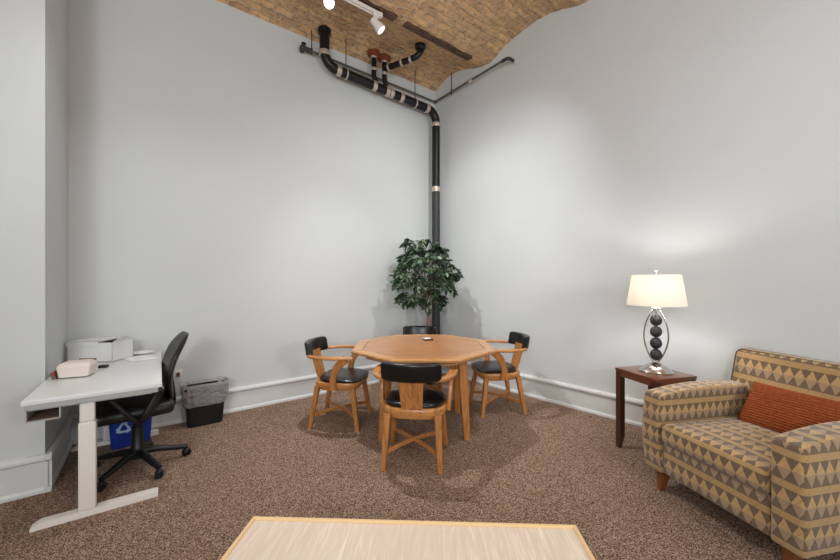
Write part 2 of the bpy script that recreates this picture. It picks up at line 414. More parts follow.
# ------------------------------------------------------------ pipes
def band(parent, p, d, rad, ln=.055, m='clamp', name='coupling'):
    d = Vector(d).normalized(); p = Vector(p); bb = new()
    ts = [-ln/2, -ln/2, -ln*.3, ln*.3, ln/2, ln/2]; rs = [rad*.9, rad+.004, rad+.007, rad+.007, rad+.004, rad*.9]
    tube(bb, [p+d*(x+i*1e-5) for i, x in enumerate(ts)], rs, 20)
    return link(name, bb, M[m], parent)
wl = Vector((.61, -.792))                  # out of the left wall
o1 = Vector((CX, CY))+wl*.16
def on_main(tt, z): return Vector((o1.x-.792*tt, o1.y-.61*tt, z))
def mz(tt): return 3.806+.040*tt
drain = thing('drain_pipe', 'thick black cast iron drain pipe under the ceiling, dropping down the corner', 'pipe', (on_main(.126, 0)))
dl = Vector(drain.location)
def dp(p): return Vector(p)-dl
RP = .057
pl_ = [on_main(1.825, 4.275), on_main(1.825, 4.02)]
for k in range(1, 9):
    a = PI/2*k/8; rr_ = .165; pl_.append(on_main(1.825-rr_*(1-math.cos(a)), mz(1.7)+rr_*(1-math.sin(a))))
pl_ += [on_main(1.0, mz(1.0)), on_main(.30, mz(.30))]
for k in range(1, 8):
    a = PI/2*k/8; rr_ = .165; pl_.append(on_main(.126+rr_-rr_*math.sin(a)+.0, mz(.3)-rr_*(1-math.cos(a))))
pl_ += [on_main(.126, mz(.3)-.18), on_main(.126, 2.66)]
bb = new(); tube(bb, [dp(p) for p in pl_], RP, 20); link('pipe_run', bb, M['iron'], drain)
bb = new(); tube(bb, [dp(on_main(.126, 2.66)), dp(on_main(.126, .0))], RP+.001, 20); link('lower_riser', bb, M['iron_grey'], drain)
mdir = on_main(0, 0)-on_main(1, -.04)
band(drain, dp(on_main(1.825, 4.01)), (0, 0, 1), RP)
for tt in (1.655, 1.163, .968, .905, .743, .30): band(drain, dp(on_main(tt, mz(tt))), mdir, RP)
band(drain, dp(on_main(.126, mz(.3)-.195)), (0, 0, 1), RP); band(drain, dp(on_main(.126, 2.685)), (0, 0, 1), RP, .07)
# two vent branches that rise into the ceiling with rust-red sealant round them
for tt, tz in ((1.163, 4.29), (1.004, 4.29)):
    br = thing('branch', '', ''); del br['label'], br['category']; br.name = 'branch_pipe'; br.parent = drain
    bb = new(); tube(bb, [dp(on_main(tt+.0, tz)), dp(on_main(tt, 3.99)), dp(on_main(tt-.01, 3.95)), dp(on_main(tt-.05, mz(tt)))], .032, 16)
    link('pipe', bb, M['iron'], br)
    band(br, dp(on_main(tt, 4.06)), (0, 0, 1), .032, .035); band(br, dp(on_main(tt, 4.215)), (0, 0, 1), .032, .03)
    bb = bmesh.new(); bmesh.ops.create_icosphere(bb, subdivisions=3, radius=1)
    for v in bb.verts:
        n_ = 1+.28*noise.noise(v.co*2.6+Vector((tt*9, 0, 0)))
        v.co = dp(on_main(tt, 4.262))+Vector((v.co.x*.082*n_, v.co.y*.082*n_, v.co.z*.045*n_))
    link('sealant', bb, M['rust'], br, angle=60)
# arm running out from the second branch to an elbow up into the vault
A0 = on_main(1.004, 4.125); A1 = rm(-.88, .56, 4.13)
br = bpy.data.objects.new('branch_pipe', None); COL.objects.link(br); br.parent = drain
path = [A0, A0.lerp(A1, .5), A1]
dd = (A1-A0).normalized(); side_ = (D1.to_3d())
for k in range(1, 9):
    a = PI*.75*k/8; path.append(A1+dd*(.09*math.sin(a))+(side_*.35+Vector((0, 0, .93)))*(.085*(1-math.cos(a))))
bb = new(); tube(bb, [dp(p) for p in path], .036, 16); link('pipe', bb, M['iron'], br)
for s in (.16, .62, .93): band(br, dp(A0.lerp(A1, s)), dd, .037, .03)
bb = new(); lathe(bb, [(.045, 0), (.066, .02), (.070, .05), (.05, .08)], 20); bmesh.ops.transform(bb, matrix=Matrix.Translation(dp(rm(-.835, .645, 4.215))), verts=bb.verts)
link('ceiling_collar', bb, M['iron'], br)
# riser top flange and hanger rods
bb = new(); lathe(bb, [(.058, 0), (.072, .010), (.078, .05), (.06, .07)], 20); bmesh.ops.transform(bb, matrix=Matrix.Translation(dp(on_main(1.825, 4.235))), verts=bb.verts)
link('ceiling_collar', bb, M['iron'], drain)
for tt in (1.552, .507):
    h = bpy.data.objects.new('hanger', None); COL.objects.link(h); h.parent = drain
    bb = new(); tube(bb, [dp(on_main(tt, 4.30)), dp(on_main(tt, mz(tt)+.05))], .006, 8); link('rod', bb, M['thin_pipe'], h)
    band(h, dp(on_main(tt, mz(tt))), mdir, RP+.003, .018, 'clamp', 'ring')

sprk = thing('sprinkler_pipe', 'thin grey sprinkler pipe with hangers running along the tops of both walls', 'pipe', rm(-.06, .06, 4.02))
sl = Vector(sprk.location)
pL = rm(-2.03, .096, 4.02); pC = rm(-.06, .06, 4.02); pR = rm(-.155, 1.375, 4.02)
bb = new(); tube(bb, [pL-sl, pC-sl], .013, 14); link('left_run', bb, M['thin_pipe'], sprk)
bb = new(); tube(bb, [pC-sl, pR-sl], .015, 14); link('right_run', bb, M['thin_pipe'], sprk)
bb = new(); bmesh.ops.create_uvsphere(bb, u_segments=16, v_segments=10, radius=.026); link('corner_elbow', bb, M['iron_grey'], sprk)
bb = new(); d_ = (pR-pC).normalized(); wr = Vector((-.744, -.668, 0))
tube(bb, [p-sl for p in spline([pR-d_*.06, pR, pR+d_*.03-wr*.015, pR+d_*.04-wr*.06, pR+d_*.04-wr*.10], 4)], .020, 14); link('end_elbow', bb, M['iron_grey'], sprk)
bb = new(); tube(bb, [p-sl for p in spline([pL+Vector((.04, .03, 0)), pL, pL-Vector((.035, .03, 0))+Vector((0, 0, .0)), pL-Vector((.05, .01, 0))+Vector((-.01, .05, 0))], 4)], .025, 14)
tube(bb, [pL-sl+Vector((-.02, -.01, 0)), pL-sl+Vector((-.02, -.01, .05))], .014, 10); tube(bb, [pL-sl+Vector((-.02, -.01, .05)), pL-sl+Vector((-.02, -.01, .058))], .028, 12)
link('end_fitting', bb, M['iron_grey'], sprk)
bb = new(); c_ = pC.lerp(pR, .56); tube(bb, [c_-sl-d_*.03, c_-sl+d_*.03], .026, 12); link('pipe_label', bb, M['clamp'], sprk)
for p in (pL.lerp(pC, .035), pC.lerp(pR, .27)):
    bb = new(); tube(bb, [p-sl, p-sl+Vector((0, 0, .27))], .006, 8); tube(bb, [p-sl+Vector((0, 0, -.028)), p-sl+Vector((0, 0, .035))], .012, 8)
    link('hanger', bb, M['iron_grey'], sprk)

# ------------------------------------------------------------ track lighting
trk = thing('lighting_track', 'white lighting track fixed below the brick ceiling along the steel beam', 'lighting track', rm(-1.61, .933, 4.13), math.atan2(D1.y, D1.x))
bb = new(); box(bb, -5.6, 0, -.018, .018, -.001, .022, .003)
for s in (-1, 1): box(bb, -5.6, 0, s*.018-.004, s*.018+.004, -.012, .022, .001)
link('rail', bb, M['white_metal'], trk)
bb = new(); box(bb, -.02, .02, -.024, .024, -.016, .026, .004); link('end_cap', bb, M['white_metal'], trk)
for k in range(3):
    bb = new(); tube(bb, [(-.4-k*1.8, 0, .02), (-.4-k*1.8, 0, .055)], .008, 8); link('mount', bb, M['white_metal'], trk)
def spot(a, tgt, label, drop=.11):
    base = rm(a, .933, 4.118); t_ = thing('track_spotlight', label, 'spotlight', base, 0, 'track spotlights')
    bb = new(); box(bb, -.035, .035, -.016, .016, -.014, .004, .004, mtx=Matrix.Rotation(math.atan2(D1.y, D1.x), 4, 'Z')); link('adapter', bb, M['white_metal'], t_)
    hd = Vector((0, 0, -drop)); bb = new(); tube(bb, [(0, 0, -.01), hd], .022, 12); link('stem', bb, M['white_metal'], t_)
    dirv = (Vector(tgt)-(base+hd)).normalized(); q_ = dirv.to_track_quat('Z', 'Y').to_matrix().to_4x4(); mt = Matrix.Translation(hd)@q_
    bb = new(); lathe(bb, [(.012, -.055), (.034, -.05), (.038, -.02), (.038, .01), (.050, .04), (.052, .085), (.046, .085), (.044, .066)], 24)
    bmesh.ops.transform(bb, matrix=mt, verts=bb.verts); h = link('lamp_head', bb, M['white_metal'], t_)
    bb = new(); lathe(bb, [(.002, .066), (.044, .066), (.044, .078), (.03, .083), (.002, .085)], 24); bmesh.ops.transform(bb, matrix=mt, verts=bb.verts)
    link('lens', bb, M['lens'], h)
spot(-1.66, (1.5, 4.1, 1.9), 'white track spotlight at the near end of the track, its lens angled down', .09)
spot(-2.175, (-.1, .9, 1.3), 'glaring lit track spotlight above the left end of the thick black pipe', .10)

# ------------------------------------------------------------ captain's chairs
def captain():
    t_ = thing('captain_chair', '', 'chair', (0, 0, 0), 0, 'oak captain chairs round the octagonal table')
    def plan(s, yf=.235, yb=-.215, wf=.250, wb=.236):
        p = []
        for k in range(48):
            a = 2*PI*k/48; c, n = math.cos(a), math.sin(a)
            e = .52 if n > 0 else .60
            x = abs(c)**e*(1 if c > 0 else -1); y = abs(n)**e*(1 if n > 0 else -1)
            p.append((x*s*(wf if y > 0 else wb+(wf-wb)*(1+y)), y*(yf if y > 0 else -yb)*s))
        return p
    bb = new(); rings = []
    for s, z in ((.93, .385), (.985, .388), (1, .396), (1, .424), (.985, .432), (.90, .434)): rings.append([Vector((x, y, z)) for x, y in plan(s)])
    loft(bb, rings); link('seat_frame', bb, M['oak_y'], t_)
    bb = new(); rings = []
    for s, z in ((.80, .355), (.84, .355), (.86, .36), (.86, .386)): rings.append([Vector((x, y, z)) for x, y in plan(s)])
    loft(bb, rings); link('apron', bb, M['oak_y'], t_)
    bb = new(); rings = []
    for s, z, dy in ((.88, .432, .012), (.95, .436, .02), (.975, .446, .022), (.955, .457, .02), (.88, .466, .014), (.68, .472, .008), (.4, .470, .0), (.1, .468, 0)):
        rings.append([Vector((x*.96, y*.97+dy, z-(.014*max(0, y/.22)**2 if z > .45 else 0))) for x, y in plan(s)])
    loft(bb, rings); link('seat_pad', bb, M['leather'], t_)
    for sx in (-1, 1):
        for (yt, yb_, xt, xb, nm) in ((.165, .222, .185, .225, 'f'), (-.165, -.232, .186, .205, 'r')):
            bb = new(); sweep(bb, [(sx*xt, yt, .39), (sx*(xt*.6+xb*.4), yt*.6+yb_*.4, .24), (sx*xb, yb_, 0)], [(.052, .046), (.047, .042), (.036, .033)], side=(1, 0, 0), r=.18)
            link('leg', bb, M['oak'], t_)
        # flat bow arm and its curved support
        bb = new()
        sweep(bb, spline([(sx*.150, -.262, .664), (sx*.225, -.225, .666), (sx*.278, -.12, .668), (sx*.292, .02, .670), (sx*.276, .125, .670), (sx*.262, .185, .666)], 5),
              [(.034+.038*min(1, k/15.0)**1.2, .026) for k in range(26)], r=.38)
        arm = link('armrest', bb, M['oak_y'], t_)
        bb = new(); sweep(bb, spline([(sx*.258, .010, .378), (sx*.264, .008, .45), (sx*.270, .022, .53), (sx*.278, .062, .60), (sx*.283, .130, .664)], 5),
                          [(.030, .058+.018*abs(k-8)/12) for k in range(21)], side=(1, 0, 0), r=.2)
        link('arm_support', bb, M['oak'], t_)
    # crossed arched stretchers
    for s in (-1, 1):
        bb = new(); P0 = Vector((s*.212, .195, .118)); P1 = Vector((-s*.188, -.205, .118)); mid = (P0+P1)/2+Vector((0, 0, .022+.006*s))
        sweep(bb, spline([P0, P0.lerp(mid, .5)+Vector((0, 0, .008)), mid, P1.lerp(mid, .5)+Vector((0, 0, .008)), P1], 5), (.020, .030), r=.2); link('stretcher', bb, M['oak'], t_)
    bb = new(); sweep(bb, spline([(0, -.190, .405), (0, -.212, .48), (0, -.240, .58), (0, -.262, .69)], 4), [(.150+.03*k/12, .022) for k in range(13)], side=(1, 0, 0), r=.2)
    link('splat', bb, M['oak'], t_)
    # padded back roll, bowed round the sitter
    bb = new(); rings = []
    N = 22
    for k in range(N+1):
        s = -1+2*k/N; x = .203*math.sin(s*1.18)/math.sin(1.18); y = -.300+.105*(1-math.cos(s*1.18))/(1-math.cos(1.18))*.62
        a = s*.62; sc = 1.0 if abs(s) < .95 else (1-.16*((abs(s)-.95)/.05)**2)
        ring = []
        for (u, z) in rr(.060*sc, .136*sc, .32, 5):
            ring.append(Vector((x+math.sin(a)*-u*1.0, y+math.cos(a)*u-(z/.148)*.024, .722+z)))
        rings.append(ring)
    loft(bb, rings); pad = link('back_pad', bb, M['leather'], t_)
    return t_
ch = captain()
spots = [((-.035, 2.80), -.117, 'oak captain chair with black back pad nearest the camera, seen from behind'),
         ((-.762, 3.50), -(PI/2+.11), 'oak captain chair with black seat at the left side of the octagonal table'),
         ((.812, 3.843), PI/2+.13, 'oak captain chair with black seat at the right side of the octagonal table'),
         ((.01, 4.255), PI+.02, 'oak captain chair behind the table, only its black back pad in sight')]
for i, (p, rz, lb) in enumerate(spots):
    c_ = ch if i == 0 else copy_tree(ch)
    c_.location = (p[0], p[1], 0); c_.rotation_euler = (0, 0, rz); c_['label'] = lb

# ------------------------------------------------------------ octagonal table
TH = .76
tb = thing('octagonal_table', 'honey oak octagonal game table with four splayed legs in the middle of the chairs', 'table', (.03, 3.40, 0), R(1.5))
def octa(w_): return [(w_/2/math.cos(PI/8)*math.cos(PI/8+k*PI/4), w_/2/math.cos(PI/8)*math.sin(PI/8+k*PI/4)) for k in range(8)]
bb = new(); rings = []
for w_, z in ((1.07, TH-.034), (1.235, TH-.034), (1.262, TH-.028), (1.272, TH-.014), (1.262, TH-.004), (1.245, TH), (1.090, TH), (1.088, TH-.004), (1.07, TH-.004)):
    rings.append([Vector((x, y, z)) for x, y in octa(w_)])
loft(bb, rings, cap=False)
link('border', bb, M['oak_edge'], tb, angle=25)
bb = new(); prism(bb, octa(1.089), TH-.030, TH-.0035); link('inlay_line', bb, M['cherry_leg'], tb)
bb = new(); prism(bb, octa(1.074), TH-.030, TH-.0010); link('tabletop', bb, M['oak_top'], tb)
bb = new(); o_ = octa(1.02); i_ = octa(.96)
loft(bb, [[Vector((x, y, z)) for x, y in p] for p, z in ((o_, TH-.03), (o_, TH-.085), (i_, TH-.085), (i_, TH-.03))], cap=False); link('apron', bb, M['oak_edge'], tb, smooth=False)
for sx in (-1, 1):
    for sy in (-1, 1):
        bb = new(); sweep(bb, [(sx*.325, sy*.285, TH-.03), (sx*.34, sy*.295, .45), (sx*.365, sy*.315, 0)], [(.085, .075), (.074, .066), (.052, .050)], side=(1, 0, 0), r=.15)
        link('leg', bb, M['oak'], tb)
t_ = thing('coaster', 'small dark coaster with a white card lying on the octagonal table', 'coaster', (.080, 3.66, TH), .3)
bb = new(); box(bb, -.045, .045, -.04, .04, 0, .012, .003); link('base', bb, M['blk_plastic'], t_)
bb = new(); box(bb, -.04, .03, -.018, .040, .013, .018, .001, mtx=Matrix.Rotation(.2, 4, 'Z')); link('card', bb, M['paper'], t_)

# ------------------------------------------------------------ ficus tree
fx, fy = .115, 4.80
tree = thing('ficus_tree', 'bushy artificial ficus tree in the corner in front of the pipe', 'plant', (fx, fy, 0))
bb = new(); lathe(bb, [(.10, 0), (.115, .01), (.145, .26), (.150, .28), (.135, .28), (.13, .24), (.01, .24)], 28); link('pot', bb, M['pot'], tree)
for k in range(3):
    a = k*2.1; bb = new()
    tube(bb, spline([(.03*math.cos(a), .03*math.sin(a), .22), (.018*math.cos(a+1.2), .018*math.sin(a+1.2), .5), (.022*math.cos(a+2.6), .022*math.sin(a+2.6), .8), (-.03+.05*math.cos(a), -.05+.05*math.sin(a), 1.15), (-.05+.09*math.cos(a), -.08+.09*math.sin(a), 1.5)], 6),
         [.017-.0004*q for q in range(25)], 8); link('trunk', bb, M['trunk'], tree)
fc = Vector((-.080, -.17, 1.45))
bbl = bmesh.new(); lay = bbl.verts.layers.float.new('leaf_tone'); bbr = new()
def leaf(p, d, tone, ln):
    d = d.normalized(); s = d.cross(Vector((0, 0, 1)))
    if s.length < .05: s = Vector((1, 0, 0))
    s.normalize(); s = (Matrix.Rotation(random.uniform(-.9, .9), 3, d)@s); n = s.cross(d)
    wd = ln*.22; pr = [(0, .12), (.25, .85), (.5, 1.0), (.78, .55)]; L = []; Rr = []; Mi = []
    for q, ww in pr:
        c = p+d*ln*q-n*ln*.10*q*q
        Mi.append(bbl.verts.new(c-n*wd*.22)); L.append(bbl.verts.new(c+s*wd*ww)); Rr.append(bbl.verts.new(c-s*wd*ww))
    tip = bbl.verts.new(p+d*ln-n*ln*.12)
    for v in L+Rr+Mi+[tip]: v[lay] = tone
    for k in range(3):
        bbl.faces.new((Mi[k], L[k], L[k+1], Mi[k+1])); bbl.faces.new((Rr[k], Mi[k], Mi[k+1], Rr[k+1]))
    bbl.faces.new((Mi[3], L[3], tip)); bbl.faces.new((Rr[3], Mi[3], tip))
for k in range(135):
    while True:
        q = Vector((random.uniform(-1, 1), random.uniform(-1, 1), random.uniform(-1, 1)))
        if .30 < q.length < 1: break
    rad = Vector((.455, .40, .475))
    q = q*(1.0 if q.length > .6 else 1.35)
    tipp = fc+Vector((q.x*rad.x, q.y*rad.y, q.z*rad.z+.02))
    st = Vector((-.05+.02*q.x, -.08+.02*q.y, max(.98, tipp.z-.22)))
    out = Vector((q.x, q.y, 0)).normalized() if q.xy.length > .05 else Vector((1, 0, 0))
    mid = st.lerp(tipp, .6)+Vector((0, 0, .07)); end = tipp+out*.03-Vector((0, 0, .05))
    path = spline([st, mid, tipp, end], 5); tube(bbr, path, [.0028-.00014*i for i in range(len(path))], 5)
    base_t = random.uniform(.1, .65)
    for i in range(6, len(path)):
        for m_ in range(2):
            if random.random() < .10: continue
            p = path[i]+Vector((random.uniform(-.012, .012),)*3)
            a = random.uniform(0, 2*PI); d = out*.45+Vector((math.cos(a), math.sin(a), 0))*.75+Vector((0, 0, random.uniform(-1.0, .05)))
            leaf(p, d, min(1, max(0, base_t+random.uniform(-.25, .3)+(.25 if random.random() < .12 else 0))), random.uniform(.055, .095))
link('branches', bbr, M['twig'], tree); link('foliage', bbl, M['leaf'], tree, smooth=False)

# ------------------------------------------------------------ desk with things on it
DD = Vector((-.586, .810)); DW = Vector((.810, .586)); NR = Vector((-1.628, 2.272))
desk = thing('standing_desk', 'white height adjustable desk beside the wall pier at the left', 'desk', (NR.x, NR.y, 0), math.atan2(DW.y, DW.x))
# local x: 0 at room edge, -.615 at the pier; local y: 0 near edge, 1.31 far edge (against the left wall)
DX0, DY1 = -.612, 1.285
bb = new(); box(bb, DX0, 0, 0, DY1, .695, .720, .003); link('desktop', bb, M['desk_top'], desk)
bb = new()
for y in (.03, DY1-.09): box(bb, DX0+.02, -.05, y, y+.05, .655, .695, .004)
for x in (-.42, -.22): box(bb, x, x+.04, .08, DY1-.09, .66, .694, .004)
box(bb, DX0+.01, -.02, .012, .028, .664, .695, .002)
link('under_frame', bb, M['grey_metal'], desk)
for k, y in enumerate((.055, DY1-.10)):
    bb = new(); prof = [(-.585, 0, .0), (-.585, 0, .014), (-.550, 0, .034), (-.06, 0, .034), (-.02, 0, .030), (-.02, 0, 0)]
    loft(bb, [[Vector((x, yy, z)) for x, _, z in prof] for yy in (y-.030, y+.030)]); f_ = link('foot', bb, M['white_metal'], desk, smooth=False)
    bb = new(); box(bb, -.393, -.315, y-.026, y+.030, .034, .545, .010, 3); link('leg', bb, M['white_metal'], desk)
    bb = new(); box(bb, -.388, -.320, y-.021, y+.025, .545, .665, .010, 3); link('telescoping_leg', bb, M['white_metal'], desk)
tr_ = new()
x0, x1, y0, y1, z0, z1 = DX0+.012, DX0+.150, .02, .42, .596, .664
box(tr_, x0, x1, y0, y1, z0, z0+.007); box(tr_, x0, x0+.006, y0, y1, z0, z1); box(tr_, x1-.006, x1, y0, y1, z0, z1); box(tr_, x0, x1, y1-.006, y1, z0, z1)
cub = link('cable_tray', tr_, M['grey_metal'], desk, smooth=False)
bb = new(); box(bb, x0+.007, x1-.007, y0+.004, y1-.008, z0+.008, z0+.012); box(bb, x0+.007, x1-.007, y1-.012, y1-.008, z0+.01, z1)
link('tray_lining', bb, M['tray_in'], cub, smooth=False)
def dk(x, y, z=.72): return (NR.x+DW.x*x+DD.x*y, NR.y+DW.y*x+DD.y*y, z)
dang = math.atan2(DW.y, DW.x)
# large white carton
cb = thing('carton', 'large white cardboard carton with raised flap at the far end of the desk', 'box', (-2.612, 2.952, .722), R(1.5))
bb = new(); X_, Y_ = .173, .108
for (a0, a1, c0, c1) in ((-X_, X_, -Y_, -Y_+.004), (-X_, X_, Y_-.004, Y_), (-X_, -X_+.004, -Y_, Y_), (X_-.004, X_, -Y_, Y_)): box(bb, a0, a1, c0, c1, .0, .152)
box(bb, -X_, X_, -Y_, Y_, 0, .004); link('body', bb, M['carton'], cb, smooth=False)
bb = new(); box(bb, -X_+.006, X_-.006, -Y_+.006, Y_-.006, .008, .085); link('contents', bb, M['carton_in'], cb, smooth=False)
bb = new(); rt = Matrix.Translation((0, 0, .160))@Matrix.Rotation(-.03, 4, 'Y')
box(bb, -X_-.004, .10, -Y_-.006, Y_+.003, .0, .005, mtx=rt); box(bb, -X_-.004, .07, -Y_-.006, -Y_-.002, -.034, .005, mtx=rt)
link('lid', bb, M['carton'], cb, smooth=False)
bb = new(); box(bb, 0, .080, -.10, -.01, 0, .003, mtx=Matrix.Translation((X_-.004, 0, .150))@Matrix.Rotation(-.62, 4, 'Y')); link('flap', bb, M['carton'], cb, smooth=False)
bb = new(); box(bb, .04, X_-.006, -Y_+.006, .04, .136, .140); link('inner_flap', bb, M['carton_in'], cb, smooth=False)
# pinkish takeaway box
tk = thing('takeout_box', 'small off-white takeout box with crumpled top in front of the large carton', 'box', dk(-.462, .535, .7260), dang-.22)
bb = new(); rings = []
for wx, wy, z in ((.074, .056, 0), (.080, .062, .002), (.088, .067, .068), (.080, .052, .088), (.060, .034, .098)):
    rings.append([Vector((x+.004*noise.noise(Vector((x*40, y*40, z*40))), y, z+.006*noise.noise(Vector((x*30, y*30, 5))))) for x, y in rr(wx*2, wy*2, .12, 2)])
loft(bb, rings); link('body', bb, M['pinkbox'], tk, angle=20)
bb = new(); box(bb, -.02, .075, .055, .060, .03, .102, mtx=Matrix.Rotation(.06, 4, 'Y')); box(bb, -.105, -.084, -.055, .055, .015, .070, mtx=Matrix.Rotation(-.30, 4, 'Y')); link('flap', bb, M['carton_in'], tk, smooth=False)
bb = new(); box(bb, -.103, -.095, -.065, -.035, .02, .05, .003); link('red_seal', bb, M['red'], tk)
bb = new(); rings = []
lathe(bb, [(.0, .0), (.045, .0), (.060, .008), (.083, .016), (.085, .018), (.082, .019), (.059, .012), (.0, .006)], 32, cap=False); pl2 = link('plate', bb, M['paper'])
pl2.location = dk(-.13, 1.19, .7215); tag(pl2, 'shallow white paper plate lying beside the large carton', 'plate')
bb = new(); box(bb, -.10, .07, -.11, .11, 0, .002); box(bb, -.09, .08, -.105, .115, .002, .004, mtx=Matrix.Rotation(.09, 4, 'Z')); o = link('paper_sheets', bb, M['paper'], smooth=False)
o.location = dk(-.13, .98, .722); o.rotation_euler = (0, 0, dang+.25); tag(o, 'white paper sheets lying flat between the large carton and the desk edge', 'papers')
bb = new(); box(bb, -.028, .028, -.018, .018, 0, .020, .004); o = link('stapler', bb, M['iron_grey']); o.location = dk(-.350, .745); o.rotation_euler = (0, 0, dang-.2)
tag(o, 'small dark grey desk item lying right of the takeout box', 'stapler')

# ------------------------------------------------------------ office chair (local +x is its back side)
oc = thing('office_chair', 'black office swivel chair with high back pulled up to the white desk', 'chair', (-2.07, 2.64, 0), dang+.08)
for k, ang in enumerate((-29, 35.5, 114, 184, 269)):
    a = R(ang)-dang-.08; c_, s_ = math.cos(a), math.sin(a)
    bb = new(); sweep(bb, [(.02*c_, .02*s_, .115), (.12*c_, .12*s_, .105), (.23*c_, .23*s_, .082), (.30*c_, .30*s_, .072)], [(.055, .05), (.048, .04), (.040, .032), (.034, .028)], r=.35)
    bl = link('base_leg', bb, M['blk_plastic'], oc)
    bb = new(); ca = a+1.1+k
    for s in (-1, 1):
        q = bmesh.new(); bmesh.ops.create_cone(q, cap_ends=True, segments=20, radius1=.027, radius2=.027, depth=.019)
        bmesh.ops.bevel(q, geom=[e for e in q.edges if len(e.link_faces) == 2 and e.calc_face_angle(0) > .8], offset=.004, segments=2, affect='EDGES')
        merge(bb, q, Matrix.Translation((.30*c_, .30*s_, .027))@Matrix.Rotation(ca, 4, 'Z')@Matrix.Translation((0, s*.014, 0))@Matrix.Rotation(PI/2, 4, 'X'))
    tube(bb, [(.30*c_, .30*s_, .027), (.30*c_, .30*s_, .078)], .010, 10)
    q = bmesh.new(); bmesh.ops.create_uvsphere(q, u_segments=14, v_segments=8, radius=.026); merge(bb, q, Matrix.Translation((.30*c_, .30*s_, .040))@Matrix.Scale(.8, 4, (0, 0, 1)))
    link('caster', bb, M['blk_plastic'], bl)
bb = new(); lathe(bb, [(.04, .07), (.046, .075), (.046, .14), (.038, .15), (.034, .30), (.028, .305), (.028, .41)], 20); link('gas_column', bb, M['blk_plastic'], oc)
bb = new(); box(bb, -.13, .13, -.09, .09, .385, .43, .012); tube(bb, [(0, .08, .40), (.02, -.0, .40), (.03, -.26, .395)], .007, 8); link('tilt_mechanism', bb, M['blk_plastic'], oc)
def seatfn(co):
    x, y, z = co
    if z > .46: z += .018*(1-(y/.25)**2)-.022*max(0, (-x-.12)/.12)**2
    return (x, y*(1-.06*(x/.24)**2), z)
bb = soft_box(-.245, .245, -.25, .25, .425, .505, .035, 4, seatfn, 6); link('seat', bb, M['blk_fabric'], oc)
bb = new(); sweep(bb, spline([(.10, 0, .40), (.22, 0, .40), (.262, 0, .43), (.262, 0, .52), (.250, 0, .62)], 5), (.07, .016), side=(0, 1, 0), r=.3); link('back_bracket', bb, M['blk_plastic'], oc)
def backrest(th0, th1, inset, mname, name):
    rings = []; NZ = 18
    for k in range(NZ+1):
        s = k/NZ; z = .50+.465*s; lean = .215+.015*math.sin(s*PI*1.2)*-1.5+.085*s*s
        hw = (.13+.10*min(1, s/.35)**.6 if s < .35 else .23)*(1-max(0, (s-.72)/.28)**2*.42)-inset
        edge = 1-abs(2*s-1)**6*.55
        ring = []
        for q in range(28):
            a = 2*PI*q/28; y = hw*math.copysign(abs(math.cos(a))**.7, math.cos(a)); d = math.copysign(abs(math.sin(a))**.8, math.sin(a))
            th = (th1 if d > 0 else th0)*edge
            ring.append(Vector((lean-.045*(1-(y/.25)**2)*-.6-.02+d*th, y, z)))
        rings.append(ring)
    bb = new(); loft(bb, rings); return link(name, bb, M[mname], oc)
backrest(.038, .020, 0, 'blk_fabric', 'backrest')
for s in (-1, 1):
    ar = bpy.data.objects.new('armrest', None); COL.objects.link(ar); ar.parent = oc
    bb = new(); y = s*.285
    sweep(bb, spline([(-.115, y, .612), (-.10, y, .59), (.0, y, .46), (.03, y*.9, .425), (.0, y*.55, .418)], 5), (.034, .026), side=(0, 1, 0), r=.4)
    sweep(bb, spline([(.145, y, .612), (.135, y, .58), (.075, y, .46), (.04, y*.9, .425)], 5), (.032, .052), side=(0, 1, 0), r=.4); link('arm_bracket', bb, M['blk_plastic'], ar)
    b2 = soft_box(-.135, .165, y-.035, y+.035, .608, .636, .012, 3, None, 2); link('arm_pad', b2, M['blk_plastic'], ar)

for c_ in oc.children:
    if not c_.name.startswith(('base_leg', 'gas_column')): c_.location = (-.018 if c_.name.startswith('backrest') else -.042, 0, -.012)

# ------------------------------------------------------------ bins
lang = math.atan2(D1.y, D1.x)
rb = thing('recycling_bin', 'blue recycling bin with a pale arrow symbol on the floor behind the office chair', 'bin', (-2.435, 3.035, 0), lang)
def binmesh(w0, d0, w1, d1_, h, th=.006, r=.18):
    bb = new(); sec = lambda w_, d_, z: [Vector((x, y, z)) for x, y in rr(w_, d_, r, 4)]
    loft(bb, [sec(w0-.01, d0-.01, 0), sec(w0, d0, .005), sec(w1, d1_, h-.02), sec(w1+.016, d1_+.016, h-.018), sec(w1+.016, d1_+.016, h), sec(w1-th*2, d1_-th*2, h), sec(w0-th*2, d0-th*2, .012)]); return bb
link('body', binmesh(.255, .18, .30, .22, .37), M['blue'], rb)
bb = new(); q = bmesh.new()
for k in range(3):
    rot = Matrix.Rotation(k*2*PI/3, 3, 'Z')
    for poly in ([(-.022, -.030), (.018, -.030), (.018, -.016), (-.026, -.016)], [(.016, -.038), (.040, -.023), (.016, -.008)], [(-.022, -.030), (-.026, -.016), (-.038, -.013), (-.040, -.024)]):
        q.faces.new([q.verts.new(rot@Vector((x, y, 0))) for x, y in poly])
rx = bmesh.ops.extrude_face_region(q, geom=q.faces[:])
for v in [g for g in rx['geom'] if isinstance(g, bmesh.types.BMVert)]: v.co.z += .0015
bmesh.ops.recalc_face_normals(q, faces=q.faces)
merge(bb, q, Matrix.Translation((-.045, -.1030, .165))@Matrix.Rotation(PI/2-math.atan(.02/.35), 4, 'X')@Matrix.Scale(1.15, 4))
link('recycling_symbol', bb, M['symbol'], rb, smooth=False)
wbp = rm(-3.045, .165)
wb = thing('waste_basket', 'slim black waste basket with a grey bin liner against the left wall', 'bin', (wbp.x, wbp.y, 0), lang)
link('body', binmesh(.285, .155, .35, .185, .365), M['blk_plastic'], wb)
bb = new(); rings = []
